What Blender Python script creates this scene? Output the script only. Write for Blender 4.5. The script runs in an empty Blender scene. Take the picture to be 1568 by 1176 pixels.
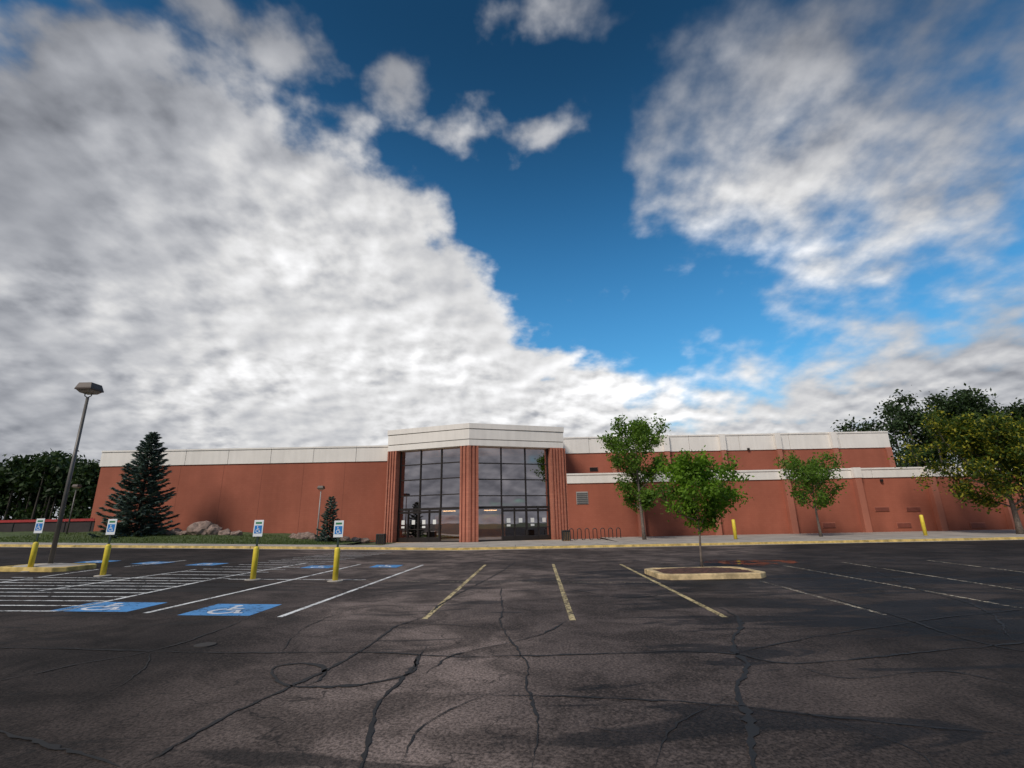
import bpy, math, random
import numpy as np
from mathutils import Vector, Matrix
random.seed(3); rng=np.random.default_rng(5)
S=bpy.context.scene
# ------------------------------------------------------------ survey helpers
H=1.7; FPX=750.0; P=math.radians(15.86); R=math.radians(1.1)
Rv0=Vector((1,0,0)); Uv0=Vector((0,-math.sin(P),math.cos(P))); Fv=Vector((0,math.cos(P),math.sin(P)))
Uv=Uv0*math.cos(R)+Rv0*math.sin(R); Rv=Rv0*math.cos(R)-Uv0*math.sin(R)
def ray(px,py):
    return (Fv+Rv*((px-784)/FPX)+Uv*((588-py)/FPX))
def zg(x,y=0):
    return 0.0255*min(max(0,-x-4),76)
def ground(px,py):
    d=ray(px,py); z=0
    for i in range(60):
        t=(z-H)/min(d.z,-0.004); x=d.x*t; y=d.y*t; z=0.5*z+0.5*zg(x,y)
    return (x,y)
def at(px,py,D):
    d=ray(px,py); t=D/d.y
    return (d.x*t, H+d.z*t)
def azel(px,py):
    d=ray(px,py).normalized()
    return math.degrees(math.atan2(d.x,d.y)), math.degrees(math.asin(d.z))
# ------------------------------------------------------------ mesh helpers
def link(o,parent=None):
    S.collection.objects.link(o)
    if parent is not None: o.parent=parent
    return o
def empty(name):
    e=bpy.data.objects.new(name,None); e.empty_display_size=0.2; return link(e)
def mesh(name,v,f,mat,parent=None,smooth=False):
    me=bpy.data.meshes.new(name); me.from_pydata([tuple(p) for p in v],[],f)
    if mat is not None: me.materials.append(mat)
    if smooth:
        me.polygons.foreach_set('use_smooth',[True]*len(me.polygons))
    me.update()
    return link(bpy.data.objects.new(name,me),parent)
def bevel(o,w=0.02,seg=2):
    m=o.modifiers.new('bevel','BEVEL'); m.width=w; m.segments=seg; m.limit_method='ANGLE'; return o
BF=[(0,3,2,1),(4,5,6,7),(0,1,5,4),(1,2,6,5),(2,3,7,6),(3,0,4,7)]
def box(name,x0,x1,y0,y1,z0,z1,mat,parent=None):
    v=[(x0,y0,z0),(x1,y0,z0),(x1,y1,z0),(x0,y1,z0),(x0,y0,z1),(x1,y0,z1),(x1,y1,z1),(x0,y1,z1)]
    return mesh(name,v,BF,mat,parent)
class Acc:
    def __init__(s): s.v=[]; s.f=[]
    def add(s,v,f):
        n=len(s.v); s.v+= [tuple(p) for p in v]; s.f+=[tuple(i+n for i in q) for q in f]
    def box(s,x0,x1,y0,y1,z0,z1):
        s.add([(x0,y0,z0),(x1,y0,z0),(x1,y1,z0),(x0,y1,z0),(x0,y0,z1),(x1,y0,z1),(x1,y1,z1),(x0,y1,z1)],BF)
    def pris(s,poly,z0,z1):
        n=len(poly); v=[(p[0],p[1],z0) for p in poly]+[(p[0],p[1],z1) for p in poly]
        f=[tuple(range(n-1,-1,-1)),tuple(range(n,2*n))]+[(i,(i+1)%n,(i+1)%n+n,i+n) for i in range(n)]
        s.add(v,f)
    def tube(s,pts,rad,n=8,cap=True):
        pts=[Vector(p) for p in pts]; v=[]; f=[]
        for i,p in enumerate(pts):
            a=pts[max(0,i-1)]; b=pts[min(len(pts)-1,i+1)]; d=(b-a)
            if d.length<1e-6: d=Vector((0,0,1))
            d.normalize()
            ref=Vector((0,1,0)) if abs(d.y)<0.9 else Vector((1,0,0))
            e1=d.cross(ref).normalized(); e2=d.cross(e1)
            r=rad[i] if isinstance(rad,(list,tuple)) else rad
            for k in range(n):
                t=2*math.pi*k/n; v.append(p+e1*math.cos(t)*r+e2*math.sin(t)*r)
        for i in range(len(pts)-1):
            for k in range(n):
                f.append((i*n+k,i*n+(k+1)%n,(i+1)*n+(k+1)%n,(i+1)*n+k))
        if cap:
            f.append(tuple(range(n-1,-1,-1))); f.append(tuple((len(pts)-1)*n+k for k in range(n)))
        s.add(v,f)
    def obj(s,name,mat,parent=None,smooth=False): return mesh(name,s.v,s.f,mat,parent,smooth)
# ------------------------------------------------------------ node helpers
class T:
    def __init__(s,nt): s.nt=nt; s.n=nt.nodes; s.l=nt.links
    def put(s,sock,v):
        if isinstance(v,bpy.types.NodeSocket): s.l.new(v,sock)
        else: sock.default_value=v
    def m(s,op,a,b=None,c=None,clamp=False):
        n=s.n.new('ShaderNodeMath'); n.operation=op; n.use_clamp=clamp
        for i,x in enumerate((a,b,c)):
            if x is not None: s.put(n.inputs[i],x)
        return n.outputs[0]
    def vm(s,op,a,b=None,scale=None):
        n=s.n.new('ShaderNodeVectorMath'); n.operation=op
        s.put(n.inputs[0],a)
        if b is not None: s.put(n.inputs[1],b)
        if scale is not None: s.put(n.inputs['Scale'],scale)
        return n.outputs[0]
    def comb(s,x,y,z):
        n=s.n.new('ShaderNodeCombineXYZ')
        for i,q in enumerate((x,y,z)): s.put(n.inputs[i],q)
        return n.outputs[0]
    def sep(s,v):
        n=s.n.new('ShaderNodeSeparateXYZ'); s.put(n.inputs[0],v); return n.outputs
    def noise(s,vec,scale,detail=4,rough=0.55,dist=0.0,dim='3D',out='Fac'):
        n=s.n.new('ShaderNodeTexNoise'); n.noise_dimensions=dim
        if vec is not None: s.l.new(vec,n.inputs['Vector'])
        n.inputs['Scale'].default_value=scale; n.inputs['Detail'].default_value=detail
        n.inputs['Roughness'].default_value=rough; n.inputs['Distortion'].default_value=dist
        return n.outputs[out]
    def rng(s,v,a,b,c=0.0,d=1.0,smooth=True):
        n=s.n.new('ShaderNodeMapRange'); n.interpolation_type='SMOOTHSTEP' if smooth else 'LINEAR'
        s.put(n.inputs[0],v)
        for i,q in enumerate((a,b,c,d)): s.put(n.inputs[i+1],q)
        return n.outputs[0]
    def mix(s,f,a,b,mode='MIX'):
        n=s.n.new('ShaderNodeMix'); n.data_type='RGBA'; n.blend_type=mode
        s.put(n.inputs[0],f)
        for k,q in ((6,a),(7,b)):
            if not isinstance(q,bpy.types.NodeSocket): q=(q[0],q[1],q[2],1)
            s.put(n.inputs[k],q)
        return n.outputs[2]
def newmat(name):
    m=bpy.data.materials.new(name); m.use_nodes=True; t=T(m.node_tree)
    return m,t,m.node_tree.nodes['Principled BSDF']
def objco(t):
    return t.n.new('ShaderNodeTexCoord').outputs['Object']
def bump(t,b,h,strength=0.3,dist=0.02):
    n=t.n.new('ShaderNodeBump'); n.inputs['Strength'].default_value=strength; n.inputs['Distance'].default_value=dist
    t.l.new(h,n.inputs['Height']); t.l.new(n.outputs[0],b.inputs['Normal'])
def simple(name,c,rough=0.6,var=0.15,scale=3.0,metal=0.0,bmp=0.0):
    m,t,b=newmat(name); co=objco(t)
    n=t.noise(co,scale,5,0.6); k=t.rng(n,0.3,0.7,1-var,1+var)
    col=t.vm('SCALE',(c[0],c[1],c[2]),scale=k)
    t.l.new(col,b.inputs['Base Color']); b.inputs['Roughness'].default_value=rough; b.inputs['Metallic'].default_value=metal
    if bmp: bump(t,b,t.noise(co,scale*8,3),bmp)
    return m
# ------------------------------------------------------------ materials
def mat_asphalt():
    m,t,b=newmat('asphalt'); co=objco(t); s=t.sep(co)
    big=t.noise(co,0.16,4,0.6,0,'2D'); mid=t.noise(co,0.8,5,0.68,0.4,'2D'); fine=t.noise(co,30,3,0.75,0,'2D')
    v=t.n.new('ShaderNodeTexVoronoi'); v.voronoi_dimensions='2D'; v.inputs['Scale'].default_value=42; t.l.new(co,v.inputs['Vector'])
    agg=t.rng(v.outputs['Color'],0.5,1.0,0.0,1.0)
    base=t.mix(t.rng(big,0.40,0.60),(0.068,0.053,0.048),(0.158,0.122,0.107))
    base=t.vm('SCALE',base,scale=t.rng(mid,0.34,0.66,0.48,1.34))
    base=t.vm('SCALE',base,scale=t.rng(fine,0.3,0.7,0.45,1.6))
    base=t.mix(t.m('MULTIPLY',agg,0.28),base,(0.28,0.215,0.185))
    stv=t.vm('MULTIPLY',co,(0.3,1.2,1.0)); st=t.noise(stv,1.0,5,0.65,0.7,'2D')
    def spot(cx,cy,rx,ry):
        dx=t.m('DIVIDE',t.m('SUBTRACT',s[0],cx),rx); dy=t.m('DIVIDE',t.m('SUBTRACT',s[1],cy),ry)
        q=t.m('ADD',t.m('MULTIPLY',dx,dx),t.m('MULTIPLY',dy,dy)); return t.m('SUBTRACT',1.0,q,clamp=True)
    mask=None
    for (px,py,rx,ry) in [(1170,998,2.4,0.7),(1110,925,3,1.8),(660,895,3.0,1.8),(1250,890,9,3.2),(990,880,5,2.6),(300,900,5,2),(1480,950,6,2.4)]:
        g=ground(px,py); q=spot(g[0],g[1],rx,ry); mask=q if mask is None else t.m('MAXIMUM',mask,q)
    wet=t.rng(t.m('ADD',st,t.m('MULTIPLY',mask,0.21)),0.59,0.67)
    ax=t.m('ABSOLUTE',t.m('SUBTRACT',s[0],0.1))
    vignette=t.rng(t.m('ADD',t.m('SUBTRACT',ax,t.m('MULTIPLY',s[1],0.48)),t.m('MULTIPLY',t.m('SUBTRACT',mid,0.5),2.0)),-1.4,2.0)
    base=t.vm('SCALE',base,scale=t.rng(vignette,0,1,1.0,0.26,False))  # painted vignette: near left and right asphalt darkened in the base colour
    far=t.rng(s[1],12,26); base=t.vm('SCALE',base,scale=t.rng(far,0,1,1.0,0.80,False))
    base=t.vm('SCALE',base,scale=t.rng(wet,0,1,1.0,0.34,False))
    dco=t.vm('ADD',co,t.vm('SCALE',t.noise(co,1.3,4,.5,0,'2D','Color'),scale=1.4))
    vc=t.n.new('ShaderNodeTexVoronoi'); vc.voronoi_dimensions='2D'; vc.feature='DISTANCE_TO_EDGE'; vc.inputs['Scale'].default_value=0.42; t.l.new(dco,vc.inputs['Vector'])
    cr=t.m('MULTIPLY',t.rng(vc.outputs['Distance'],0.0,0.010,1.0,0.0),t.rng(big,0.42,0.55))
    base=t.mix(t.m('MULTIPLY',cr,0.75),base,(0.014,0.013,0.013))
    t.l.new(base,b.inputs['Base Color'])
    t.l.new(t.rng(wet,0,1,0.92,0.7,False),b.inputs['Roughness']); b.inputs['Specular IOR Level'].default_value=0.22
    bump(t,b,t.noise(co,30,2,0.75,0,'2D'),0.6,0.014)
    return m
def mat_paint(name,c,wear=0.5,rough=0.6):
    m,t,b=newmat(name); co=objco(t)
    n=t.noise(co,9,7,0.75); n2=t.noise(co,1.2,3)
    t.l.new(t.vm('SCALE',(c[0],c[1],c[2]),scale=t.rng(n2,0.3,0.7,0.75,1.1)),b.inputs['Base Color']); b.inputs['Roughness'].default_value=rough
    a=t.rng(t.m('ADD',n,t.m('MULTIPLY',n2,0.25)),wear+0.02,wear+0.16)
    t.l.new(a,b.inputs['Alpha']); return m
def mat_brick(name,c1,c2,mortar,bmpk=-0.1):
    m,t,b=newmat(name); co=objco(t); s=t.sep(co)
    bv=t.comb(t.m('ADD',s[0],s[1]),s[2],0.0)
    br=t.n.new('ShaderNodeTexBrick'); t.l.new(bv,br.inputs['Vector']); br.inputs['Scale'].default_value=1.0
    br.inputs['Brick Width'].default_value=0.4; br.inputs['Row Height'].default_value=0.2; br.inputs['Mortar Size'].default_value=0.008
    br.inputs['Color1'].default_value=(*c1,1); br.inputs['Color2'].default_value=(*c2,1); br.inputs['Mortar'].default_value=(*mortar,1)
    st=t.noise(t.vm('MULTIPLY',co,(1.0,1.0,0.15)),0.8,4,0.6); bg=t.noise(co,0.15,3)
    col=t.vm('SCALE',br.outputs['Color'],scale=t.rng(st,0.3,0.7,0.93,1.06)); col=t.vm('SCALE',col,scale=t.rng(bg,0.3,0.7,0.86,1.12))
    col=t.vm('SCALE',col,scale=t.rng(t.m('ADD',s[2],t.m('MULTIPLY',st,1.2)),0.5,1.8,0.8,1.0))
    t.l.new(col,b.inputs['Base Color']); b.inputs['Roughness'].default_value=0.85; b.inputs['Specular IOR Level'].default_value=0.25
    bump(t,b,br.outputs['Fac'],bmpk,0.01); return m
def mat_streaked(name,c,rough=0.75,amt=0.07):
    m,t,b=newmat(name); co=objco(t)
    st=t.noise(t.vm('MULTIPLY',co,(2.5,2.5,0.25)),1.0,5,0.6); bg=t.noise(co,0.3,3)
    k=t.m('MULTIPLY',t.rng(st,0.3,0.75,1+amt*0.3,1-amt),t.rng(bg,0.3,0.7,0.95,1.04))
    t.l.new(t.vm('SCALE',(c[0],c[1],c[2]),scale=k),b.inputs['Base Color']); b.inputs['Roughness'].default_value=rough; return m
def mat_leaf(name,c1,c2,c3=None,trans=0.35):
    m,t,b=newmat(name); g=t.n.new('ShaderNodeNewGeometry').outputs['Random Per Island']; co=objco(t)
    n=t.noise(co,1.3,2,0.6)
    col=t.mix(t.m('MULTIPLY_ADD',g,0.55,t.rng(n,0.35,0.65,0,0.45),clamp=True),c1,c2)
    if c3: col=t.mix(t.m('MULTIPLY',t.rng(t.m('ADD',g,t.m('MULTIPLY',n,0.8)),1.05,1.25),0.8),col,c3)
    t.l.new(col,b.inputs['Base Color']); b.inputs['Roughness'].default_value=0.55; b.inputs['Specular IOR Level'].default_value=0.25
    tr=t.n.new('ShaderNodeBsdfTranslucent'); t.l.new(t.vm('MULTIPLY',col,(1.25,1.3,0.6)),tr.inputs[0])
    mx=t.n.new('ShaderNodeMixShader'); mx.inputs[0].default_value=trans
    t.l.new(b.outputs[0],mx.inputs[1]); t.l.new(tr.outputs[0],mx.inputs[2]); t.l.new(mx.outputs[0],t.n['Material Output'].inputs[0]); return m
def mat_glass():
    m,t,b=newmat('tinted_glass')
    gl=t.n.new('ShaderNodeBsdfGlossy'); gl.inputs['Roughness'].default_value=0.012; gl.inputs['Color'].default_value=(0.86,0.80,0.82,1)
    co=objco(t); bn=t.n.new('ShaderNodeBump'); bn.inputs['Strength'].default_value=0.05; bn.inputs['Distance'].default_value=0.05
    t.l.new(t.noise(co,0.5,1),bn.inputs['Height']); t.l.new(bn.outputs[0],gl.inputs['Normal'])
    tr=t.n.new('ShaderNodeBsdfTransparent'); tr.inputs[0].default_value=(0.34,0.30,0.27,1)
    lw=t.n.new('ShaderNodeLayerWeight'); lw.inputs[0].default_value=0.35
    mx=t.n.new('ShaderNodeMixShader'); t.l.new(t.rng(lw.outputs['Fresnel'],0,1,0.46,1.0,False),mx.inputs[0])
    t.l.new(tr.outputs[0],mx.inputs[1]); t.l.new(gl.outputs[0],mx.inputs[2]); t.l.new(mx.outputs[0],t.n['Material Output'].inputs[0]); return m
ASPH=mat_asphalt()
WHITE=mat_paint('worn_white_paint',(0.75,0.75,0.73),0.47); YEL=mat_paint('worn_yellow_paint',(0.62,0.49,0.24),0.50)
FADED=mat_paint('faded_paint',(0.5,0.42,0.3),0.56)
BLUE=mat_paint('blue_paint',(0.05,0.26,0.58),0.44); GLYPH=mat_paint('glyph_white',(0.75,0.77,0.8),0.40)
TAR=mat_paint('tar_crack',(0.013,0.012,0.012),0.28,0.75)
BRICK=mat_brick('painted_brick',(0.345,0.110,0.068),(0.33,0.103,0.063),(0.30,0.094,0.058))
BRICK2=mat_brick('entrance_brick',(0.46,0.175,0.115),(0.40,0.145,0.095),(0.33,0.14,0.1),-0.3)
PILA=mat_streaked('pilaster_red',(0.40,0.14,0.088))
CREAM=mat_streaked('cream_stucco',(0.82,0.77,0.71)); TRIM=mat_streaked('trim_grey',(0.34,0.32,0.30))  # TRIM is a plain grey for roofs, reveals, backing and vent frame
BRONZE=simple('dark_bronze',(0.028,0.022,0.02),0.4,0.1,3,0.3); GLASS=mat_glass()
CONC=simple('concrete',(0.40,0.36,0.31),0.85,0.2,0.7,bmp=0.15); KYEL=simple('yellow_kerb_paint',(0.56,0.40,0.13),0.8,0.4,2.2,bmp=0.3)
KTAN=simple('weathered_tan_kerb',(0.55,0.41,0.22),0.85,0.4,3.0,bmp=0.3)
BOLY=simple('yellow_bollard_paint',(0.75,0.58,0.05),0.45,0.1,5); STEEL=simple('pole_grey',(0.13,0.12,0.11),0.5,0.15,3,0.3)
LAMPB=simple('lamp_brown',(0.075,0.05,0.038),0.5,0.15,3); LENS=simple('lamp_lens',(0.45,0.36,0.27),0.3,0.05,3)
SIGNW=simple('sign_white',(0.78,0.80,0.80),0.4,0.03,3); SIGNB=simple('sign_blue',(0.02,0.2,0.55),0.4,0.05,3); SIGNP=simple('post_green',(0.02,0.04,0.03),0.5)
BLACK=simple('black_steel',(0.02,0.02,0.02),0.4); BARK=simple('bark',(0.14,0.11,0.09),0.9,0.35,8,bmp=0.5); BARKD=simple('dark_bark',(0.05,0.04,0.032),0.9,0.3,8)
MULCH=simple('red_mulch',(0.09,0.04,0.028),0.95,0.5,9,bmp=0.8); ROCK=simple('rock',(0.24,0.17,0.14),0.9,0.4,2.5,bmp=0.6)
GRASS=simple('grass',(0.065,0.095,0.028),0.95,0.4,3,bmp=0.8); DIRT=simple('ground_soil_grass',(0.07,0.085,0.035),0.95,0.35,0.3,bmp=0.3)
TAN=simple('interior_tan',(0.45,0.26,0.12),0.8,0.2,0.6); IDARK=simple('interior_dark',(0.05,0.045,0.04),0.8,0.3,0.5); PAPER=simple('notice_paper',(0.75,0.75,0.72),0.6,0.05,2)
LEAF=mat_leaf('leaf_bright',(0.045,0.115,0.012),(0.22,0.38,0.035),None,0.42); LEAF2=mat_leaf('leaf_mid',(0.04,0.10,0.014),(0.18,0.30,0.04),None,0.4)
LEAFY=mat_leaf('leaf_yellowing',(0.02,0.05,0.01),(0.10,0.15,0.02),(0.42,0.38,0.04),0.35); LEAFD=mat_leaf('leaf_dark',(0.012,0.028,0.010),(0.055,0.09,0.03),None,0.2)
NEED=mat_leaf('spruce_needles',(0.03,0.055,0.045),(0.19,0.26,0.23),None,0.1)
# ------------------------------------------------------------ ground sheets
def sheet(name,xs,ys,off,mat,parent=None):
    v=[(x,y,zg(x,y)+off) for y in ys for x in xs]; n=len(xs)
    f=[(j*n+i,j*n+i+1,(j+1)*n+i+1,(j+1)*n+i) for j in range(len(ys)-1) for i in range(n-1)]
    return mesh(name,v,f,mat,parent)
sheet('ground',[-3000,-400,-80,-4,400,3000],[-3000,-300,0,300,3000],-0.03,DIRT)
KY=35.0
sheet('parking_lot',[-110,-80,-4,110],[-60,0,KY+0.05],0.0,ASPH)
def smoothpath(p):
    p=[Vector(q) for q in p]
    if len(p)<3: return p
    o=[]
    for i in range(len(p)-1):
        a=p[max(i-1,0)]; b=p[i]; c=p[i+1]; d=p[min(i+2,len(p)-1)]
        for k in range(6):
            t=k/6; o.append(0.5*((2*b)+(c-a)*t+(2*a-5*b+4*c-d)*t*t+(3*b-a-3*c+d)*t**3))
    o.append(p[-1]); return o
def strip(acc,p,w,off,step=0.5,jit=0.0,wj=0.0):
    pts=[Vector((q[0],q[1])) for q in p]
    if jit: pts=smoothpath(pts)
    out=[]
    for a,b in zip(pts[:-1],pts[1:]):
        n=max(1,int((b-a).length/step))
        for i in range(n): out.append(a.lerp(b,i/n))
    out.append(pts[-1])
    if jit:
        drift=Vector((0,0)); o2=[]
        for q in out:
            drift=drift*0.8+Vector((random.gauss(0,jit),random.gauss(0,jit))); o2.append(q+drift)
        out=o2
    v=[];f=[]; N=len(out)
    for i,q in enumerate(out):
        d=(out[min(i+1,N-1)]-out[max(i-1,0)]).normalized(); nn=Vector((-d.y,d.x))
        ww=w*0.5*(1+random.uniform(-wj,wj))
        if wj: ww*=min(1,.12+min(i,N-1-i)/10)*(0.85+0.35*math.sin(i*.23+w*400))
        for s_ in (1,-1):
            a=q+nn*ww*s_; v.append((a.x,a.y,zg(a.x,a.y)+off))
    for i in range(N-1): f.append((2*i+1,2*i+3,2*i+2,2*i))
    acc.add(v,f)
def gpts(L): return [ground(*q) for q in L]
a=Acc()
for L in [[(743,865),(650,948)],[(847,864),(877,950)],[(950,864),(1112,946)]]: strip(a,gpts(L),0.11,0.004)
a.obj('yellow_parking_stripes',YEL)
a=Acc()
for L in [[(1165,890),(1357,942)],[(1200,866),(1568,932)],[(1290,861),(1700,925)],[(1420,858),(1800,905)]]: strip(a,gpts(L),0.09,0.004)
strip(a,gpts([(545,889),(1012,892)]),0.05,0.0045)
a.obj('faded_parking_stripes',FADED)
a=Acc()
for L in [[(648,865),(428,945)],[(552,864),(222,939)],[(470,862),(330,886),(92,936)]]: strip(a,gpts(L),0.11,0.004)
g0=ground(92,936); g1=ground(330,886)
nb=9
for i in range(nb+1):
    k=i/nb; x=g0[0]+(g1[0]-g0[0])*k; y=g0[1]+(g1[1]-g0[1])*k
    strip(a,[(x-0.06,y),(x-6.5,y-0.15)],0.10,0.0042)
c0=ground(352,886); c1=ground(600,846)
for i in range(15):
    k=i/14; x=c0[0]+(c1[0]-c0[0])*k; y=c0[1]+(c1[1]-c0[1])*k
    strip(a,[(x-3.2,y),(x,y)],0.10,0.0042)
for L in [[(300,872),(205,885),(60,905)],[(150,872),(0,892)],[(285,858),(190,868)],[(560,888),(350,887)]]: strip(a,gpts(L),0.1,0.0045)
a.obj('white_parking_stripes',WHITE)
def arc(cx,cy,r,a0,a1,n=14): return [(cx+r*math.cos(math.radians(a0+(a1-a0)*i/n)),cy+r*math.sin(math.radians(a0+(a1-a0)*i/n))) for i in range(n+1)]
STROKES=[([(0.42,0.72),(0.46,0.42),(0.66,0.42),(0.76,0.16),(0.86,0.19)],0.085),([(0.44,0.58),(0.66,0.58)],0.07),(arc(0.45,0.32,0.22,110,345),0.075)]
def glyph(acc,fn):
    for pts,w in STROKES:
        pts=[Vector(p) for p in pts]; v=[];f=[]
        for i,q in enumerate(pts):
            d=(pts[min(i+1,len(pts)-1)]-pts[max(i-1,0)]).normalized(); n=Vector((-d.y,d.x))
            v+=[fn(*(q+n*w/2)),fn(*(q-n*w/2))]
        for i in range(len(pts)-1): f.append((2*i+1,2*i+3,2*i+2,2*i))
        acc.add(v,f)
    c=arc(0.41,0.83,0.075,0,360,14)[:-1]; acc.add([fn(*p) for p in c],[tuple(range(len(c)))])
def stallsym(cx,cy,w,h):
    e=empty('accessible_parking_marking')
    x0,x1=cx-w/2,cx+w/2; y0,y1=cy-h/2,cy+h/2
    mesh('blue_panel',[(x0,y0,zg(x0)+.004),(x1,y0,zg(x1)+.004),(x1,y1,zg(x1)+.004),(x0,y1,zg(x0)+.004)],[(0,1,2,3)],BLUE,e)
    g=Acc(); glyph(g,lambda u,v:(x0+w*(0.1+0.8*u),y0+h*(0.05+0.9*v),zg(x0+w*(0.1+0.8*u))+0.008)); g.obj('wheelchair_symbol',GLYPH,e)
for (xa,xb,ya,yb) in [(102,232,937,922),(297,412,943,925)]:
    gl=ground((xa+xb)/2,ya); gh=ground((xa+xb)/2,yb); wl=ground(xa,(ya+yb)/2); wr=ground(xb,(ya+yb)/2)
    stallsym((wl[0]+wr[0])/2,(gl[1]+gh[1])/2,(wr[0]-wl[0])*0.93,gh[1]-gl[1])
for px,py in [(592,867),(490,868),(318,864),(235,862),(150,860)]:
    g=ground(px,py); stallsym(g[0],g[1],1.15,1.3)
CR=[([(205,1176),(330,1108),(430,1058),(520,1018),(572,984),(602,962),(650,945)],.05),
([(-60,990),(120,995),(235,998),(430,1000),(560,999),(700,1006),(850,1004),(1040,998),(1125,1002),(1210,1017),(1400,1000),(1650,978)],.036),
([(550,1200),(562,1130),(578,1085),(618,1040),(640,1008),(655,990)],.05),([(812,1190),(822,1100),(806,1050),(800,1008),(770,960),(768,900)],.026),
([(1100,930),(1132,950),(1122,990),(1142,1020),(1126,1060),(1152,1110),(1168,1200)],.07),
([(1190,893),(1360,940),(1500,985),(1660,1010)],.04),([(690,1064),(900,1068),(1130,1080),(1300,1102),(1600,1130)],.024),
([(640,1003),(632,1030),(560,1048),(500,1052),(440,1052),(416,1038),(425,1022),(470,1017),(502,1022),(490,1042),(450,1056)],.055),
([(-40,1050),(110,1020),(240,996),(335,965),(385,945)],.034),([(-80,1110),(60,1140),(180,1176)],.055),
([(872,948),(820,975),(700,1003),(650,1035)],.028),([(1125,1000),(1250,975),(1420,950),(1600,930)],.03),([(1150,1080),(1260,1100),(1400,1150),(1440,1200)],.022),
([(980,905),(1040,930),(1100,932)],.025),([(640,900),(560,915),(500,925)],.025),([(650,945),(700,910),(760,880),(790,860)],.04),([(1000,1176),(1030,1120),(1126,1060)],.016),
([(330,965),(500,950),(640,955),(760,962)],.02),([(860,900),(960,915),(1060,905),(1200,905)],.03),([(1330,870),(1400,900),(1500,930),(1560,985)],.035),
([(806,1050),(720,1075),(640,1120),(600,1200)],.012),([(822,1100),(940,1120),(1030,1120)],.012),([(235,998),(200,1040),(90,1090)],.016),([(430,1000),(470,960),(560,930),(700,925)],.018),([(1210,1017),(1300,1040),(1450,1030),(1600,1060)],.02)]
a=Acc()
for L,w in CR:
    g=gpts(L); strip(a,g,w,0.009,0.07,0.011,0.6)
a.obj('pavement_cracks',TAR)
g=ground(314,988); a=Acc(); a.tube([(g[0],g[1],zg(g[0])-0.05),(g[0],g[1],zg(g[0])+0.012)],0.15,24); a.obj('valve_cover',simple('iron',(0.035,0.03,0.027),0.8))
pm,pt,pb=newmat('water'); pb.inputs['Base Color'].default_value=(0.02,0.015,0.012,1); pb.inputs['Roughness'].default_value=0.12; pb.inputs['Specular IOR Level'].default_value=0.2
pt.l.new(pt.rng(pt.noise(objco(pt),1.6,5,.6),0.46,0.56,0,.8),pb.inputs['Alpha'])
cxy=ground(1152,861); v=[]
for i in range(48):
    t=i/48*2*math.pi; r=1+0.18*math.sin(3*t+1)+0.12*math.sin(7*t)+0.06*math.sin(13*t)
    v.append((cxy[0]+1.8*r*math.cos(t),cxy[1]+1.3*r*math.sin(t),0.006))
mesh('puddle',v,[tuple(range(48))],pm)
# ------------------------------------------------------------ kerb, sidewalk, lawn
k=empty('sidewalk')
def ramp(name,x0,x1,y0,y1,h,mat,parent):
    xs=[x for x in (-110,-80,-4,110) if x0<x<x1]; xs=[x0]+xs+[x1]; v=[];f=[]
    for x in xs:
        z=zg(x); v+=[(x,y0,z-0.1),(x,y1,z-0.1),(x,y1,z+h),(x,y0,z+h)]
    for i in range(len(xs)-1):
        q=4*i
        f+=[(q,q+4,q+5,q+1),(q+1,q+5,q+6,q+2),(q+2,q+6,q+7,q+3),(q+3,q+7,q+4,q)]
    n=4*(len(xs)-1); f+=[(0,1,2,3),(n+3,n+2,n+1,n)]
    return mesh(name,v,f,mat,parent)
x=-90.0; i=0
while x<100:
    bevel(ramp('kerb_%d'%i,x,x+5.985,KY,KY+0.35,0.15,KYEL,k),0.02); x+=6; i+=1
ramp('walk_slab',-90,100,KY+0.352,38.4,0.146,CONC,k)
box('entrance_plaza',-13.5,8,38.402,50,-0.1,0.148,CONC,k)
ramp('gutter',-90,100,KY-0.5,KY-0.003,0.006,CONC,k)
j=Acc(); x=-88
while x<98:
    j.box(x,x+0.03,KY+0.36,38.39,zg(x)+0.143,zg(x)+0.149); x+=2
j.obj('slab_joints',simple('joint_grey',(0.1,0.095,0.09),0.9),k)
def lawnz(x,y):
    a=min(max((-x-13)/12,0),1); a=a*a*(3-2*a); b=min(max((y-38.4)/9,0),1)
    return zg(x)+0.13+0.62*a*b+0.05*math.sin(x*1.1)*b
xs=[-95+i*0.8 for i in range(103)]; xs=[q for q in xs if q<-13.5]+[-13.5]; ys=[38.4+0.6*i for i in range(20)]
v=[(x,y,lawnz(x,y)+random.uniform(-.02,.02)*(y>38.5)) for y in ys for x in xs]; n=len(xs)
mesh('lawn',v,[(j*n+i,j*n+i+1,(j+1)*n+i+1,(j+1)*n+i) for j in range(len(ys)-1) for i in range(n-1)],GRASS,None,True)
xs=[8+0.9*i for i in range(80)]
v=[(x,y,0.135+0.12*min(1,(y-38.4)/8)) for y in ys[:18] for x in xs]; n=len(xs)
mesh('concrete_apron',v,[(j*n+i,j*n+i+1,(j+1)*n+i+1,(j+1)*n+i) for j in range(17) for i in range(n-1)],simple('concrete_apron',(0.36,0.32,0.28),0.9,0.2,0.6),None)
gb=Acc()
for i in range(9000):
    x=random.uniform(-42,-14); y=random.uniform(38.6,46)
    if y>42 and random.random()<0.4: continue
    z=lawnz(x,y); h=random.uniform(.06,.16); t=random.uniform(0,3.14); dx,dy=math.cos(t)*.03,math.sin(t)*.03
    gb.add([(x-dx,y-dy,z-.02),(x+dx,y+dy,z-.02),(x+random.uniform(-.05,.05),y,z+h)],[(0,1,2)])
gb.obj('grass_blades',mat_leaf('grass_blade',(0.04,0.07,0.018),(0.12,0.16,0.045)))
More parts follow.
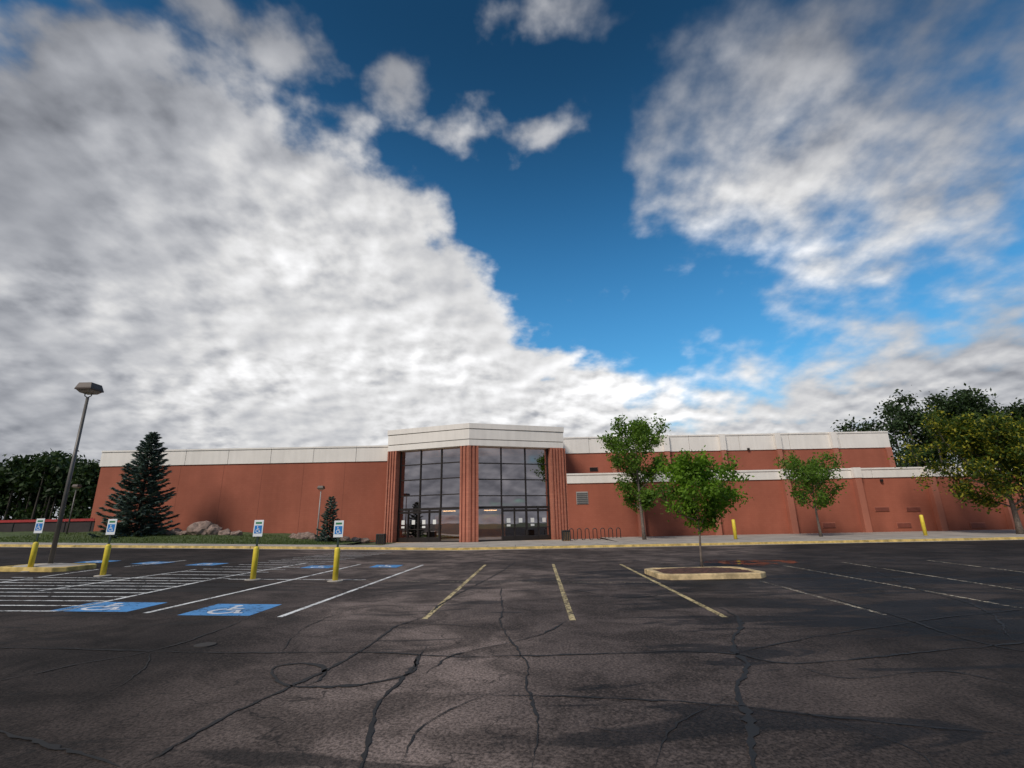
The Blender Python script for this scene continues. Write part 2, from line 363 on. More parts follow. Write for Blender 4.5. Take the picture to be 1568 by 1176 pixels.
# ------------------------------------------------------------ building
B=empty('brick_commercial_building')
XL=at(160,690,50)[0]; XA=at(593,760,48.5)[0]; XC=at(718,760,45.5)[0]; XB=at(864,760,48.5)[0]
ZT=9.6; ZBND=8.0; DL=50.0
box('west_wall',XL,XA+1,DL,DL+40,-0.3,ZBND,BRICK,B); 
def coping(nm,x0,x1,y,z0,z1,mat,n,dep=0.35):
    w=(x1-x0)/n
    for i in range(n):
        bevel(box('%s_%d'%(nm,i),x0+i*w+0.02,x0+(i+1)*w-0.02,y-0.10,y+dep,z0,z1-0.16,mat,B),0.01)
        box('%s_cap_%d'%(nm,i),x0+i*w+0.012,x0+(i+1)*w-0.012,y-0.17,y+dep,z1-0.158,z1,mat,B)
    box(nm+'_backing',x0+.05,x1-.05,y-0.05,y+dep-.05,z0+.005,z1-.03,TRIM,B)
coping('west_parapet',XL-0.15,XA+0.6,DL,ZBND+0.002,ZT,CREAM,7)
box('west_parapet_side',XL-0.15,XL+0.2,DL+0.36,DL+40,ZBND+0.002,ZT,CREAM,B)
box('west_roof',XL+0.21,XA+1,DL+0.36,DL+40,ZBND+0.003,ZBND+0.3,TRIM,B)
jj=Acc()
for px in (397,461,525,337,270):
    x,_=at(px,760,DL); jj.box(x-0.02,x+0.02,DL-0.004,DL+0.02,0.1,ZBND)
jj.obj('control_joints',simple('joint_dark_red',(0.22,0.065,0.038),0.9),B)
DR=48.5; ZR=6.25; ZRB=5.3; XR=72
box('east_lower_wall',XB+0.3,XR,DR,DR+6,-0.3,ZRB,BRICK,B)
coping('east_lower_parapet',XB+0.3,XR,DR,ZRB+0.002,ZR,CREAM,9)
box('east_lower_roof',XB+0.3,XR,DR+0.36,DR+5.9,ZRB+0.003,ZRB+0.4,TRIM,B)
DU=54.0; ZU=10.75; ZUB=8.95; XE=at(1358,670,DU)[0]
box('east_upper_wall',XA+1.01,XE,DU,DU+40,ZRB-1,ZUB,BRICK,B)
coping('east_upper_parapet',XB-2,XE+0.15,DU,ZUB+0.002,ZU,CREAM,7)
box('east_upper_parapet_side',XE-0.2,XE+0.15,DU+0.36,DU+40,ZUB+0.002,ZU,CREAM,B)
pl=Acc(); plw=Acc()
for px in (938,1020,1106,1191,1277):
    x,_=at(px,690,DU); pl.box(x-0.25,x+0.25,DU-0.45,DU-0.001,ZRB,ZUB-0.001); plw.box(x-0.3,x+0.3,DU-0.5,DU-0.175,ZUB+0.001,ZU-0.02)
for px in (979,1093,1208,1318,1432,1540):
    x,_=at(px,775,DR); pl.box(x-0.3,x+0.3,DR-0.5,DR-0.001,-0.1,ZRB-0.001); plw.box(x-0.36,x+0.36,DR-0.56,DR-0.175,ZRB+0.001,ZR+0.02)
bevel(pl.obj('pilasters',PILA,B),0.02); plw.obj('pilaster_caps',CREAM,B)
bevel(box('corner_pilaster',XE-0.5,XE+0.08,DU-0.25,DU-0.002,ZRB,ZUB-0.001,PILA,B),0.02)
def louver(nm,pxa,pxb,pya,pyb,D,m1,m2):
    x0,z1=at(pxa,pya,D); x1,z0=at(pxb,pyb,D); q=Acc(); q.box(x0,x1,D-0.05,D-0.002,z0,z1); q.obj(nm+'_frame',m1,B)
    q=Acc(); n=6
    for i in range(n):
        z=z0+0.05+(z1-z0-0.1)*i/n; q.box(x0+0.05,x1-0.05,D-0.09,D-0.052,z,z+(z1-z0)/n*0.55)
    q.obj(nm+'_slats',m2,B)
louver('window_vent',882,901,753,772,DR,TRIM,simple('vent_grey',(0.10,0.10,0.10),0.5))
louver('vent_small',902,916,715,722,DU,PILA,BRONZE)
DKR=simple('dark_red_metal',(0.26,0.075,0.05),0.7)
for pa,pb in ((1338,1362),(1386,1410)): louver('wall_louver',pa,pb,776,783,DR,PILA,DKR)
for pa,pb in ((1258,1280),(1372,1396),(1484,1510)): louver('base_louver',pa,pb,800,808,DR,PILA,DKR)
for px,py,D in ((1145,688,DU),(1348,736,DR)):
    x,z=at(px,py,D); bevel(box('wall_light',x-.12,x+.12,D-.25,D-.09,z-.12,z+.12,BRONZE,B),0.02)
# entrance
A3=Vector((XA,48.5)); C3=Vector((XC,45.5)); B3=Vector((XB,48.5)); ZF=8.75; ZE=10.85
def nrm(p,q):
    d=(q-p).normalized(); return Vector((d.y,-d.x))
def cap(z0,z1,o,nm,mat):
    n1=nrm(A3,C3); n2=nrm(C3,B3); ms=(n1+n2).normalized(); k_=o/ms.dot(n1)
    poly=[A3+n1*o+Vector((-o,0)),C3+ms*k_,B3+n2*o+Vector((o,0)),B3+Vector((o,5.6)),A3+Vector((-o,5.6))]
    q=Acc(); q.pris(poly,z0,z1); return q.obj(nm,mat,B)
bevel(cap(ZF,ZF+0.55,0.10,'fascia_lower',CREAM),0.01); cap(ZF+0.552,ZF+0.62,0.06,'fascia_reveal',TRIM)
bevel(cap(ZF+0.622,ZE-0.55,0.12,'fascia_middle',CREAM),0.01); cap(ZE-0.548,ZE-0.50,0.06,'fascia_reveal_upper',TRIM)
bevel(cap(ZE-0.498,ZE,0.18,'fascia_cap',CREAM),0.01)
def column(nm,c,w,dep,dirv,ribs):
    q=Acc(); t_=dirv.normalized(); n=Vector((t_.y,-t_.x))
    core=[c+t_*(-w/2)+n*dep/2,c+t_*(w/2)+n*dep/2,c+t_*(w/2)-n*dep/2,c-t_*(w/2)-n*dep/2]
    q.pris(core,0,ZF-0.002)
    rw=w/(2*ribs-1)
    for i in range(ribs):
        s0=-w/2+2*i*rw; p0=c+t_*s0; p1=c+t_*(s0+rw)
        q.pris([p0+n*(dep/2+.12),p1+n*(dep/2+.12),p1+n*(dep/2-.02),p0+n*(dep/2-.02)],0.15,ZF-0.004)
    o=q.obj(nm,BRICK2,B); return o
dA=(C3-A3).normalized(); dB=(B3-C3).normalized()
column('pier_west',A3+dA*0.45+nrm(A3,C3)*(-.3),1.0,0.8,dA,4)
column('pier_east',B3-dB*0.65+nrm(C3,B3)*(-.3),1.35,0.8,dB,5)
column('pier_centre_left',C3-dA*0.42+nrm(A3,C3)*(-.36),0.9,0.72,dA,3)
column('pier_centre_right',C3+dB*0.42+nrm(C3,B3)*(-.39),0.9,0.72,dB,3)
q=Acc(); q.pris([A3+Vector((-.05,0)),A3+Vector((.35,.15)),A3+Vector((.35,5.5)),A3+Vector((-.05,5.5))],0,ZF-0.01)
q.pris([B3+Vector((-.4,.15)),B3+Vector((.3,0)),B3+Vector((.3,5.5)),B3+Vector((-.4,5.5))],0,ZF-0.01); q.obj('entrance_side_walls',BRICK2,B)
def glazing(tag,p,q_,cols,rows,doorspan,winspan):
    n=nrm(p,q_); L=(q_-p).length; d=(q_-p).normalized(); f=Acc()
    gl=Acc(); gl.add([(*(p+n*-.6),.16),(*(q_+n*-.6),.16),(*(q_+n*-.6),ZF-.01),(*(p+n*-.6),ZF-.01)],[(0,1,2,3)]); gl.obj('glass_'+tag,GLASS,B)
    def vb(s,w,z0,z1,o=-.5): a_=p+d*(s-w/2); b_=p+d*(s+w/2); f.pris([a_+n*o,b_+n*o,b_+n*(-.597),a_+n*(-.597)],z0,z1)
    def hb(s0,s1,z,h,o=-.505): a_=p+d*s0; b_=p+d*s1; f.pris([a_+n*o,b_+n*o,b_+n*(-.597),a_+n*(-.597)],z-h/2,z+h/2)
    for c in cols: vb(c*L,0.11,3.2,ZF-.02)
    vb(0.05,.14,.15,ZF-.02); vb(L-.05,.14,.15,ZF-.02)
    for r in rows: hb(0,L,r,0.09)
    hb(0,L,3.13,0.22,-.48); hb(0,L,0.22,0.14)
    s0,s1=doorspan[0]*L,doorspan[1]*L; nd=4; w=(s1-s0)/nd
    for i in range(nd+1): vb(s0+i*w,0.15 if i%2==0 else .09,0.15,3.03,-.47)
    for i in range(nd):
        hb(s0+i*w+.06,s0+(i+1)*w-.06,2.85,.2,-.49); hb(s0+i*w+.06,s0+(i+1)*w-.06,.42,.30,-.49); hb(s0+i*w+.06,s0+(i+1)*w-.06,1.3,.07,-.45)
    f.obj('mullions_'+tag,BRONZE,B)
    pp=Acc()
    for i in range(nd):
        a_=p+d*(s0+(i+.35)*w); b_=p+d*(s0+(i+.65)*w); pp.pris([a_+n*(-.585),b_+n*(-.585),b_+n*(-.594),a_+n*(-.594)],1.75,2.15)
        if i%2==0: pp.pris([a_+n*(-.585),b_+n*(-.585),b_+n*(-.594),a_+n*(-.594)],1.42,1.6)
    pp.obj('door_notices_'+tag,PAPER,B)
pL0=A3+dA*0.95; pL1=C3-dA*0.9; pR0=C3+dB*0.9; pR1=B3-dB*1.35
glazing('west',pL0,pL1,[0.34,0.67],[4.4,5.9,7.35],(0.0,0.66),[0.67])
glazing('east',pR0,pR1,[0.33,0.67],[4.2,5.7,7.2],(0.34,1.0),[0.33])
box('vestibule_floor',XA+.5,XB-.5,47.6,53.9,0.13,0.152,TAN,B)
box('vestibule_back',XA+.5,XB-.5,53.5,53.9,0.16,ZF-.05,IDARK,B)
for px0,px1 in ((676,700),(737,765)):
    xa=at(px0,800,52)[0]; xb=at(px1,800,52)[0]; box('lobby_partition',xa-.6,xb+.6,51.5,51.7,0.16,2.6,TAN,B)
lm,lt,lb=newmat('lobby_lamp'); lb.inputs['Emission Color'].default_value=(1,.62,.28,1); lb.inputs['Emission Strength'].default_value=9
for px in (688,751):
    x,_=at(px,790,50.5); box('lobby_ceiling_lamp',x-.6,x+.6,50.0,50.8,2.95,3.0,lm,B)
def litter_bin(px,py):
    gx,gy=at(px,py,44.2)[0],44.2; e=empty('litter_bin'); q=Acc()
    w=.33
    for i in range(5): 
        for s_ in (-1,1):
            q.box(gx-w+i*.15,gx-w+i*.15+.1,gy+s_*w-.02,gy+s_*w+.02,.2,.95)
            q.box(gx+s_*w-.02,gx+s_*w+.02,gy-w+i*.15,gy-w+i*.15+.1,.2,.95)
    q.obj('slats',BLACK,e); box('liner',gx-w+.04,gx+w-.04,gy-w+.04,gy+w-.04,.15,.88,TAN,e); bevel(box('lid',gx-w-.03,gx+w+.03,gy-w-.03,gy+w+.03,.952,1.03,BLACK,e),.02)
litter_bin(583,830); litter_bin(867,828)
e=empty('bike_rack'); q=Acc(); x0=at(872,815,46)[0]; x1=at(950,815,46)[0]; pts=[]; nl=7; w=(x1-x0)/(2*nl-1)
pts.append((x0,46,.1))
for i in range(2*nl-1):
    xc=x0+w*(i+.5); up=(i%2==0)
    for k_ in range(7):
        t=math.pi*(1-k_/6) if up else math.pi*(1+k_/6)
        pts.append((xc+w/2*math.cos(t),46,(0.95 if up else .32)+w/2*math.sin(t)))
pts.append((x1,46,.1)); q.tube(pts,.035,8); q.obj('wave_tube',BLACK,e,True)
# ------------------------------------------------------------ signs, bollards, lamps
SGRN=simple('sign_green',(0.02,0.2,0.08))
def sign_bollard(px,py):
    x,y=ground(px,py); z=zg(x); e=empty('accessible_parking_sign')
    q=Acc(); q.tube([(x,y,z-.1),(x,y,z+.96),(x,y,z+1.0),(x,y,z+1.02)],[.085,.085,.07,.02],18); q.obj('bollard',BOLY,e,True)
    q=Acc(); q.tube([(x,y,z-.02),(x,y,z+.02),(x,y,z+.03)],[.24,.24,.2],20); q.obj('concrete_footing',CONC,e)
    q=Acc(); q.box(x-.03,x+.03,y-.015,y+.015,z+.98,z+1.8); q.obj('post',SIGNP,e)
    bevel(box('sign_panel',x-.155,x+.155,y-.035,y-.018,z+1.32,z+1.84,SIGNW,e),.008)
    mesh('blue_square',[(x-.12,y-.039,z+1.42),(x+.12,y-.039,z+1.42),(x+.12,y-.039,z+1.67),(x-.12,y-.039,z+1.67)],[(0,1,2,3)],SIGNB,e)
    g=Acc(); glyph(g,lambda u,v:(x-.12+.24*u,y-.043,z+1.42+.25*v)); g.obj('wheelchair_symbol',SIGNW,e)
    mesh('text_line',[(x-.1,y-.039,z+1.72),(x+.1,y-.039,z+1.72),(x+.1,y-.039,z+1.78),(x-.1,y-.039,z+1.78)],[(0,1,2,3)],SGRN,e)
for p in ((387,888),(513,890),(157,882),(45,875)): sign_bollard(*p)
def bollard(px,py,D,top):
    x,zb=at(px,py,D); _,zt=at(px,top,D); q=Acc(); q.tube([(x,D,.05),(x,D,zt-.06),(x,D,zt-.02),(x,D,zt)],[.13,.13,.1,.03],16); q.obj('yellow_bollard',BOLY,None,True)
bollard(1127,828,40.5,795); bollard(1418,822,40.5,788)
def lamp(x,y,z,ht,hw,mp):
    e=empty('parking_lot_lamp'); q=Acc(); r=.075*hw/.33
    s=hw/.4
    q.tube([(x,y,z),(x,y,z+ht-.70*s)],[r*1.15,r*.72],14); q.obj('pole',mp,e,True)
    q=Acc(); q.box(x-r*2,x+r*2,y-r*2,y+r*2,z,z+.04); q.obj('base_plate',mp,e)
    t=z+ht
    q=Acc(); q.tube([(x,y,t-.71*s),(x-.16*s,y,t-.62*s),(x-.20*s,y,t-.42*s)],.024*s,8); q.tube([(x,y,t-.71*s),(x+.16*s,y,t-.62*s),(x+.20*s,y,t-.42*s)],.024*s,8); q.obj('yoke',LAMPB,e)
    def fr(nm,z0,z1,w0,w1,m):
        v=[(x-w0,y-w0,z0),(x+w0,y-w0,z0),(x+w0,y+w0,z0),(x-w0,y+w0,z0),(x-w1,y-w1,z1),(x+w1,y-w1,z1),(x+w1,y+w1,z1),(x-w1,y+w1,z1)]
        return bevel(mesh(nm,v,BF,m,e),.012)
    fr('lens',t-.50*s,t-.36*s,.25*s,.37*s,LENS); fr('lip',t-.358*s,t-.28*s,.41*s,.41*s,LAMPB); fr('housing',t-.278*s,t,.40*s,.32*s,LAMPB)
x,y=ground(75,872); z=zg(x)
hx,hz=at(141,588,y); lamp(x,y,z+.12,hz-z-.12,.33,STEEL)
def island(nm,cx,cy,w,d,fillmat,km):
    e=empty(nm); z=zg(cx)
    def ringpoly(w,d,c):
        return [(-w+c,-d),(w-c,-d),(w,-d+c),(w,d-c),(w-c,d),(-w+c,d),(-w,d-c),(-w,-d+c)]
    po=ringpoly(w,d,.3); pi=ringpoly(w-.22,d-.22,.18)
    def X(p,h): return (cx+p[0],cy+p[1],zg(cx+p[0])+h)
    v=[X(p,-.05) for p in po]+[X(p,.15) for p in po]+[X(p,.15) for p in pi]+[X(p,.02) for p in pi]; f=[]
    for i in range(8):
        j_=(i+1)%8; f+=[(i,j_,8+j_,8+i),(8+i,8+j_,16+j_,16+i),(16+i,16+j_,24+j_,24+i)]
    bevel(mesh('kerb_ring',v,f,km,e),.025)
    n=14; v=[];f=[]
    for i in range(n+1):
        for j_ in range(n+1):
            a_,b_=(i/n*2-1)*(w-.2),(j_/n*2-1)*(d-.2); v.append(X((a_,b_),.09+.12*math.cos(a_/w*1.4)*math.cos(b_/d*1.4)+random.uniform(-.015,.015)))
    for i in range(n):
        for j_ in range(n): f.append((i*(n+1)+j_,(i+1)*(n+1)+j_,(i+1)*(n+1)+j_+1,i*(n+1)+j_+1))
    mesh('fill',v,f,fillmat,e)
island('lamp_island',x,y,1.25,.95,CONC,KYEL)
gi=ground(1080,882); island('tree_island',gi[0],gi[1]+.25,1.62,1.15,MULCH,KTAN)
LPL=simple('lamp_pole_light',(0.35,0.33,0.31),0.5)
for (pb,pyb,pt_,pyt,D,w) in ((485,826,492,744,43.5,.26),(100,826,114,742,45,.26)):
    bx=at(pb,pyb,D)[0]; zb=lawnz(bx,D); zt=at(pt_,pyt,D)[1]; lamp(bx,D,zb-.05,zt-zb+.05,w,LPL if pb>200 else STEEL)
e=empty('low_fence'); xa=at(-60,810,47)[0]; xb=at(143,810,47)[0]
zb=lawnz(xb,47); q=Acc(); q.box(xa,xb,47,47.03,zb-.4,zb+.95); q.obj('windscreen',simple('fence_dark',(0.03,0.02,0.02),.7,.3,1),e)
q=Acc(); x_=xa
while x_<xb: q.box(x_-.04,x_+.04,46.95,46.999,zb-.4,zb+1.25); x_+=2.4
q.obj('posts',BLACK,e); q=Acc(); q.box(xa,xb,46.9,46.95,zb+.96,zb+1.18); q.obj('top_rail',simple('fence_red',(0.35,0.025,0.025),.6),e)
import bmesh
from mathutils import noise as mnoise
def boulder(x,y,z,sx,sy,sz,sd):
    bm=bmesh.new(); bmesh.ops.create_icosphere(bm,subdivisions=3,radius=1)
    r=random.Random(sd); o=Vector((r.uniform(0,99),r.uniform(0,99),0))
    for v in bm.verts:
        n=mnoise.noise(v.co*1.3+o)*.45+mnoise.noise(v.co*3.1+o)*.15; v.co=v.co*(1+n); v.co=Vector((v.co.x*sx,v.co.y*sy,v.co.z*sz))
    me=bpy.data.meshes.new('boulder'); bm.to_mesh(me); bm.free(); me.materials.append(ROCK); ob=link(bpy.data.objects.new('boulder',me)); ob.location=(x,y,z+sz*.3)
for i,(px,w,h) in enumerate([(252,.5,.35),(268,.6,.4),(285,.5,.3),(308,1.2,.85),(325,.8,.6),(345,.6,.35),(362,.5,.3),(232,.4,.3),(465,.7,.45),(478,.5,.4),(452,.45,.3),(530,.4,.3),(545,.5,.3),(560,.4,.28),(495,.4,.3)]):
    D=45.5; bx=at(px,815,D)[0]; boulder(bx,D,lawnz(bx,D),w,w*.8,h,i)
# ------------------------------------------------------------ trees
def leaves(cent,n,spread,size,r,flat=0.8,asp=1.0,up=0.3):
    cent=np.array(cent); idx=r.integers(0,len(cent),n); c=cent[idx]+r.normal(0,1,(n,3))*np.array([spread,spread,spread*flat])
    a=r.normal(0,1,(n,3)); a/=np.linalg.norm(a,axis=1)[:,None]; b=r.normal(0,1,(n,3)); b[:,2]*=(1-up); b-=a*np.sum(a*b,axis=1)[:,None]; b/=np.linalg.norm(b,axis=1)[:,None]
    s=(size*r.uniform(.6,1.3,n))[:,None]
    v=np.stack([c-a*s*asp*1.1,c-b*s*.55,c+a*s*asp*1.1,c+b*s*.55],axis=1).reshape(-1,3); return v
def leafobj(nm,v,mat,parent):
    n=len(v)//4; me=bpy.data.meshes.new(nm); me.vertices.add(len(v)); me.vertices.foreach_set('co',v.ravel()); me.loops.add(4*n); me.loops.foreach_set('vertex_index',np.arange(4*n))
    me.polygons.add(n); me.polygons.foreach_set('loop_start',np.arange(0,4*n,4)); me.materials.append(mat); me.update(calc_edges=True); me.validate()
    return link(bpy.data.objects.new(nm,me),parent)
def tree(nm,x,y,z,ht,cw,cbase,tr,nl,lsize,seed,mat,bark,nlimb=16,spread=.2,top=1.0):
    r=np.random.default_rng(seed); e=empty(nm); q=Acc(); cents=[]
    lean=r.normal(0,.02,2); N=9; tp=[]
    for i in range(N):
        k_=i/(N-1); tp.append(Vector((x+lean[0]*ht*k_+.05*math.sin(k_*5+seed),y+lean[1]*ht*k_,z-.05+ht*.93*k_)))
    q.tube(tp,[tr*(1.25 if i==0 else 1)*(1-.88*i/(N-1)) for i in range(N)],9)
    def tpos(k_):
        f_=k_*(N-1)/.93; i=min(int(f_),N-2); return tp[i].lerp(tp[i+1],min(f_-i,1))
    for i in range(nlimb):
        k_=cbase/ht*.92+(0.9-cbase/ht*.92)*(i+r.uniform(0,.8))/nlimb; p0=tpos(k_)
        kk=(k_*ht-cbase*.9)/(ht-cbase*.9); prof=(math.sin(math.pi*min(1,max(.0,kk))**.75*0.92+.22))**.7 if kk<1 else .2
        L=cw/2*max(.25*top,prof)*r.uniform(.65,1.18); ang=i*2.4+r.uniform(-.5,.5); rise=r.uniform(.3,.8)+kk*.6*top
        pts=[p0]; d=Vector((math.cos(ang),math.sin(ang),rise*.6)).normalized()
        for s_ in range(5):
            d=(d+Vector((0,0,.10))+Vector(r.normal(0,.12,3))).normalized(); pts.append(pts[-1]+d*L/5*1.08)
        rr=tr*.42*(1-k_)+.012; q.tube(pts,[rr*(1-.16*s_) for s_ in range(6)],6)
        for s_ in range(2,6):
            cents.append(pts[s_])
            for m_ in range(2):
                d2=(d+Vector(r.normal(0,.75,3))).normalized(); ln=L*.28*r.uniform(.6,1.2); p2=pts[s_]+d2*ln
                q.tube([pts[s_],pts[s_].lerp(p2,.5)+Vector(r.normal(0,.03,3)),p2],[rr*.35,rr*.25,.005],5,False); cents.append(p2); cents.append(pts[s_].lerp(p2,.6))
    for k_ in (.86,.9,.95,.98): cents.append(tpos(k_)+Vector(r.normal(0,.08,3)))
    q.obj('trunk_and_limbs',bark,e,True)
    v=leaves([tuple(c) for c in cents],nl,spread,lsize,r); leafobj('foliage',v,mat,e); return e
g=ground(1078,874); zt=at(1075,712,g[1])[1]; tree('deciduous_tree',g[0],g[1],.1,zt-.1,3.1,1.3,.045,10500,.062,11,LEAF,BARK,22,spread=.14,top=1.7)
def walltree(px,pyb,pxt,pyt,D,cwpx,cbase,tr,nl,ls,seed,mat,sp):
    bx,_=at(px,pyb,D); zt=at(pxt,pyt,D)[1]; tree('deciduous_tree',bx,D,.12,zt-.12,cwpx*.00128*D,cbase,tr,nl,ls,seed,mat,BARK,20,spread=sp)
walltree(986,826,975,645,42.5,108,2.4,.15,10000,.13,21,LEAF2,.27)
walltree(1257,822,1243,715,42,112,2.3,.11,5000,.12,34,LEAF2,.23)
walltree(1562,816,1510,668,40,205,1.8,.22,24000,.13,45,LEAFY,.38)
def spruce(x,y,z,ht,w,seed,nb):
    r=np.random.default_rng(seed); e=empty('spruce_tree'); q=Acc(); q.tube([(x,y,z-.1),(x,y,z+ht*.95)],[.03*ht*.6,.01],8); V=[]
    for i in range(nb):
        k_=(i/nb); k_=k_**1.1; h=z+.15*1+ht*.97*k_; L=w/2*(1-k_)**.66*r.uniform(.62,1.18)+.14; ang=i*2.399+r.uniform(-.3,.3)
        dirv=np.array([math.cos(ang),math.sin(ang),0]); side=np.array([-math.sin(ang),math.cos(ang),0]); P0=np.array([x,y,h])
        drp=.34*(1-k_)
        m=max(14,int(L*85))
        s=r.uniform(.12,1,m)**.7; zz=-drp*s*L*1.0+ .30*L*s**3
        lat=r.normal(0,1,m)*.12*L*(1.15-s); pos=P0+dirv*(s*L)[:,None]+side*lat[:,None]; pos[:,2]+=zz-np.abs(lat)*.4+r.normal(0,.03,m)
        out=dirv*.8+side*(np.sign(lat)*r.uniform(.1,.9,m))[:,None]; out[:,2]+=r.uniform(-.35,.3,m); out/=np.linalg.norm(out,axis=1)[:,None]
        up=np.cross(out,np.array([0,0,1.])); up/=np.linalg.norm(up,axis=1)[:,None]+1e-6
        tw=r.uniform(-1,1,m)[:,None]; up=up*np.sqrt(1-tw**2*.7)+np.array([0,0,1])*tw*.83
        sz=(r.uniform(.10,.2,m)*(.6+ht*.05))[:,None]
        V.append(np.stack([pos-out*sz,pos-up*sz*.3,pos+out*sz*1.25,pos+up*sz*.3],axis=1).reshape(-1,3))
        q.tube([tuple(P0),tuple(P0+dirv*L*.6+np.array([0,0,-drp*.6*L])),tuple(P0+dirv*L*.95+np.array([0,0,-drp*L*.9+.2*L]))],[.03,.02,.006],5,False)
    q.obj('trunk_and_branches',BARKD,e,True); leafobj('needles',np.concatenate(V),NEED,e)
D=44.5; bx=at(207,818,D)[0]; zt=at(243,660,D)[1]; zb=lawnz(bx,D); spruce(bx,D,zb,zt-zb,5.5,5,250)
D=43; bx=at(503,826,D)[0]; zt=at(509,761,D)[1]; zb=lawnz(bx,D); spruce(bx,D,zb,zt-zb,1.9,8,90)
def massobj(nm,cs,nl,sp,ls,r):
    e=empty(nm); v=leaves(cs,nl,sp,ls,r,.75); leafobj('foliage',v,LEAFD,e); q=Acc()
    for i in range(0,len(cs),6):
        c=cs[i]; q.tube([(c[0],c[1],0),(c[0]+.3,c[1],c[2])],[.25,.05],6)
    q.obj('trunks',BARKD,e)
def mass(nm,prof,D,dep,clumps,nl,ls,seed,sp,zb=0.5):
    r=np.random.default_rng(seed); cs=[]; px=[p[0] for p in prof]; py=[p[1] for p in prof]
    for i in range(clumps):
        a_=r.uniform(px[0],px[-1]); t_=np.interp(a_,px,py); d_=D+r.uniform(0,dep); X_,Z_=at(a_,t_,D); Z_-=sp*1.6
        k_=r.uniform(0,1)**.6; cs.append((X_,d_,zb+(Z_-zb)*k_+r.normal(0,.3)))
    massobj(nm,cs,nl,sp,ls,r)
mass('distant_trees',[(-260,680),(-60,700),(-10,692),(20,685),(60,684),(85,700),(115,692),(140,702),(165,716)],75,10,260,42000,.36,7,.85)
mass('distant_trees',[(1305,668),(1335,632),(1370,620),(1410,592),(1450,588),(1490,582),(1530,590),(1600,605),(1760,640)],72,8,210,42000,.27,9,.85,5)
r_=np.random.default_rng(77); cs=[]
for i in range(170):
    x=r_.uniform(-60,60); top=6+3.5*math.sin(x*.21)+2*math.sin(x*.57+1); cs.append((x,-62+r_.uniform(-4,4),1+(top)*r_.uniform(0,1)**.6))
massobj('distant_trees',cs,14000,1.0,.5,r_)
# ------------------------------------------------------------ world
W=bpy.data.worlds.new('World'); S.world=W; W.use_nodes=True; t=T(W.node_tree); t.n.clear()
EL=math.radians(42); ROT=math.radians(215)
sky=t.n.new('ShaderNodeTexSky'); sky.sky_type='NISHITA'; sky.sun_disc=False; sky.sun_elevation=EL; sky.sun_rotation=ROT; sky.air_density=1.0; sky.dust_density=0.3; sky.ozone_density=1.6
d=t.n.new('ShaderNodeTexCoord').outputs['Generated']; ds=t.sep(d)
az=t.m('MULTIPLY',t.m('ARCTAN2',ds[0],ds[1]),57.2958); el=t.m('MULTIPLY',t.m('ARCSINE',ds[2]),57.2958)
zc=t.m('ADD',t.m('MAXIMUM',ds[2],0.0),0.34)
Pv=t.comb(t.m('DIVIDE',ds[0],zc),t.m('DIVIDE',ds[1],zc),0.0)
def curve(pts,lo=-65.,hi=65.,emax=80.):
    pts=sorted(azel(*p) for p in pts); n=t.n.new('ShaderNodeFloatCurve'); c=n.mapping.curves[0]
    P_=[((a-lo)/(hi-lo),e/emax) for a,e in pts]
    c.points[0].location=(0,P_[0][1]); c.points[1].location=(1,P_[-1][1])
    for q in P_: c.points.new(*q)
    for q in c.points: q.handle_type='VECTOR'
    n.mapping.update(); t.l.new(t.rng(az,lo,hi,0,1,False),n.inputs['Value']); return t.m('MULTIPLY',n.outputs[0],emax)
B1=curve([(-40,10),(60,25),(180,30),(300,70),(390,130),(450,172),(560,232),(610,250),(690,305),(722,370),(760,430),(825,488),(900,528),(1000,556),(1050,548),(1100,520),(1180,480),(1300,440),(1420,420),(1560,395)])
s1=t.m('MINIMUM',t.m('SUBTRACT',B1,el),9.5)
L2=curve([(900,200),(940,270),(985,345),(1060,375),(1150,375),(1250,365),(1400,385),(1570,340)])
U2=curve([(900,190),(940,240),(965,120),(1030,70),(1120,10),(1250,-80),(1570,-200)])
s2=t.m('MINIMUM',t.m('MINIMUM',t.m('SUBTRACT',el,L2),t.m('SUBTRACT',U2,el)),5.0)
s2=t.m('MAXIMUM',s2,-20.0)
dens=t.m('MAXIMUM',s1,s2)
def blob(px,py,rx,ry,cap_):
    a0,e0=azel(px,py); a1,_=azel(px+rx,py); _,e1=azel(px,py-ry); ra=abs(a1-a0); re=abs(e1-e0)
    u=t.m('DIVIDE',t.m('SUBTRACT',az,a0),ra); w=t.m('DIVIDE',t.m('SUBTRACT',el,e0),re)
    r_=t.m('SQRT',t.m('ADD',t.m('MULTIPLY',u,u),t.m('MULTIPLY',w,w)))
    return t.m('MINIMUM',t.m('MULTIPLY',t.m('SUBTRACT',1.0,r_),min(ra,re)*1.4),cap_)
for b_ in [(608,110,52,92,5),(455,75,85,65,4),(330,10,100,45,2.5),(865,15,60,35,2.5),(905,456,17,9,5),(1330,400,300,60,2.8)]:
    dens=t.m('MAXIMUM',dens,blob(*b_))
n1=t.noise(t.vm('ADD',Pv,(5.3,2.1,0)),2.2,2,0.5,0,'2D')
SC=8.0
na=t.noise(Pv,SC,5,0.50,0.0,'2D'); nb_=t.noise(t.vm('ADD',Pv,(0.016,0.032,0.0)),SC,3,0.45,0.0,'2D')
field=t.m('ADD',t.m('MULTIPLY',t.m('SUBTRACT',n1,0.5),11.0),t.m('MULTIPLY',t.m('SUBTRACT',na,0.5),15.0))
D_=t.m('ADD',dens,field)
soft=t.rng(az,5,22,4.0,9.0)
alpha=t.rng(D_,-1.0,soft)
amp=t.rng(n1,0.35,0.65,0.55,1.2)
shade=t.m('ADD',t.m('MULTIPLY',t.m('SUBTRACT',na,nb_),1.0),t.m('MULTIPLY',t.m('SUBTRACT',na,0.5),0.42))
lum=t.m('ADD',t.rng(D_,1,15,0.90,0.72,False),t.m('MULTIPLY',shade,amp))
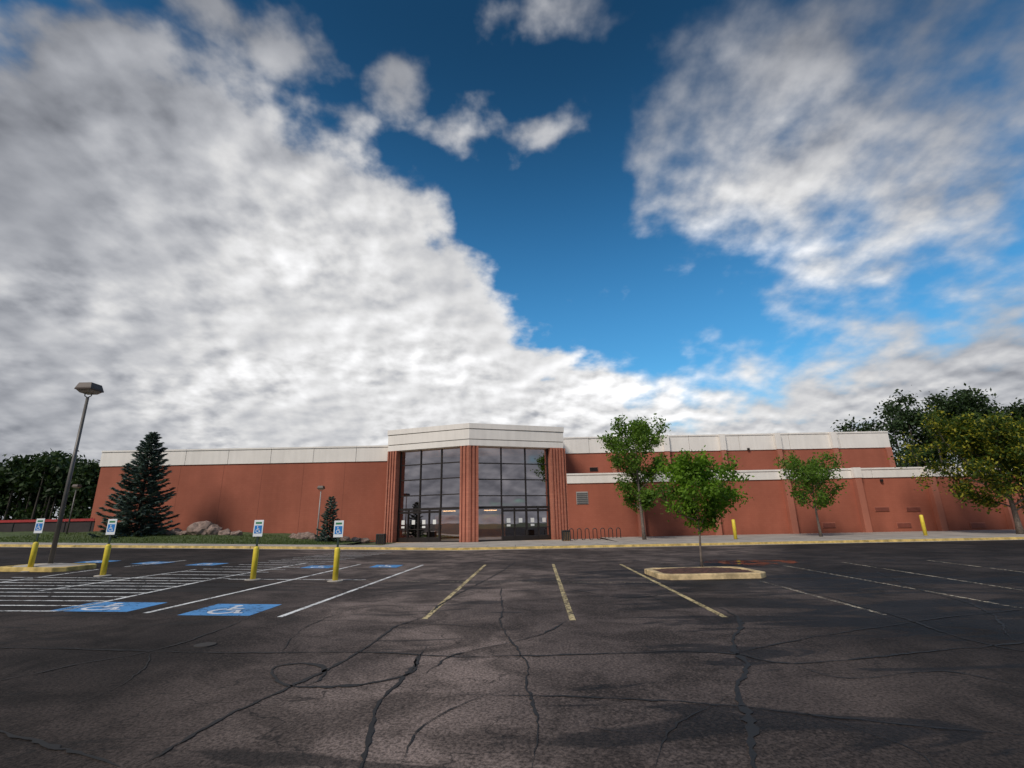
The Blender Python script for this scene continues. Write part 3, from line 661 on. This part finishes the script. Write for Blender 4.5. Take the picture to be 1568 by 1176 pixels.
lum=t.m('ADD',lum,t.m('MULTIPLY',t.m('SUBTRACT',n1,0.5),0.6))
lum=t.m('MULTIPLY',lum,t.rng(el,18,54,1.0,0.38)); 
lum=t.m('MULTIPLY',lum,t.rng(t.m('ABSOLUTE',az),22,54,1.0,0.52))
lum=t.m('MULTIPLY',lum,t.rng(el,3,16,0.80,1.0))
lum=t.m('MAXIMUM',lum,0.08)
cc=t.mix(t.rng(lum,0.15,0.7,0,1,False),(0.86,0.92,1.07),(1.0,1.0,1.01)); cc=t.vm('SCALE',cc,scale=lum)
bg1=t.n.new('ShaderNodeBackground'); bg1.inputs[1].default_value=0.13
hs=t.n.new('ShaderNodeHueSaturation'); hs.inputs['Saturation'].default_value=1.3; t.l.new(sky.outputs[0],hs.inputs['Color'])
blu=t.vm('MULTIPLY',hs.outputs[0],(0.66,1.04,1.02)); blu=t.vm('SCALE',blu,scale=t.rng(el,20,54,1.10,0.44))
t.l.new(blu,bg1.inputs[0])
bg2=t.n.new('ShaderNodeBackground'); bg2.inputs[1].default_value=1.0; t.l.new(cc,bg2.inputs[0])
mx=t.n.new('ShaderNodeMixShader'); t.l.new(alpha,mx.inputs[0]); t.l.new(bg1.outputs[0],mx.inputs[1]); t.l.new(bg2.outputs[0],mx.inputs[2])
wo=t.n.new('ShaderNodeOutputWorld'); t.l.new(mx.outputs[0],wo.inputs[0])
sl=bpy.data.lights.new('sun','SUN'); sl.energy=2.7; sl.angle=math.radians(18); sl.color=(1,.92,.83); so=link(bpy.data.objects.new('sun',sl))
sd=Vector((math.sin(ROT)*math.cos(EL),math.cos(ROT)*math.cos(EL),math.sin(EL))); so.rotation_euler=sd.to_track_quat('Z','Y').to_euler(); so.location=(0,0,50)
cd=bpy.data.cameras.new('camera'); cd.lens=FPX/1568*36; cd.sensor_width=36; cd.clip_end=8000; cd.clip_start=.05
co_=link(bpy.data.objects.new('camera',cd)); M=Matrix((Rv,Uv,-Fv)).transposed().to_4x4(); M.translation=Vector((0,0,H)); co_.matrix_world=M
S.camera=co_; S.view_settings.view_transform='Standard'; S.view_settings.look='None'; S.view_settings.exposure=0
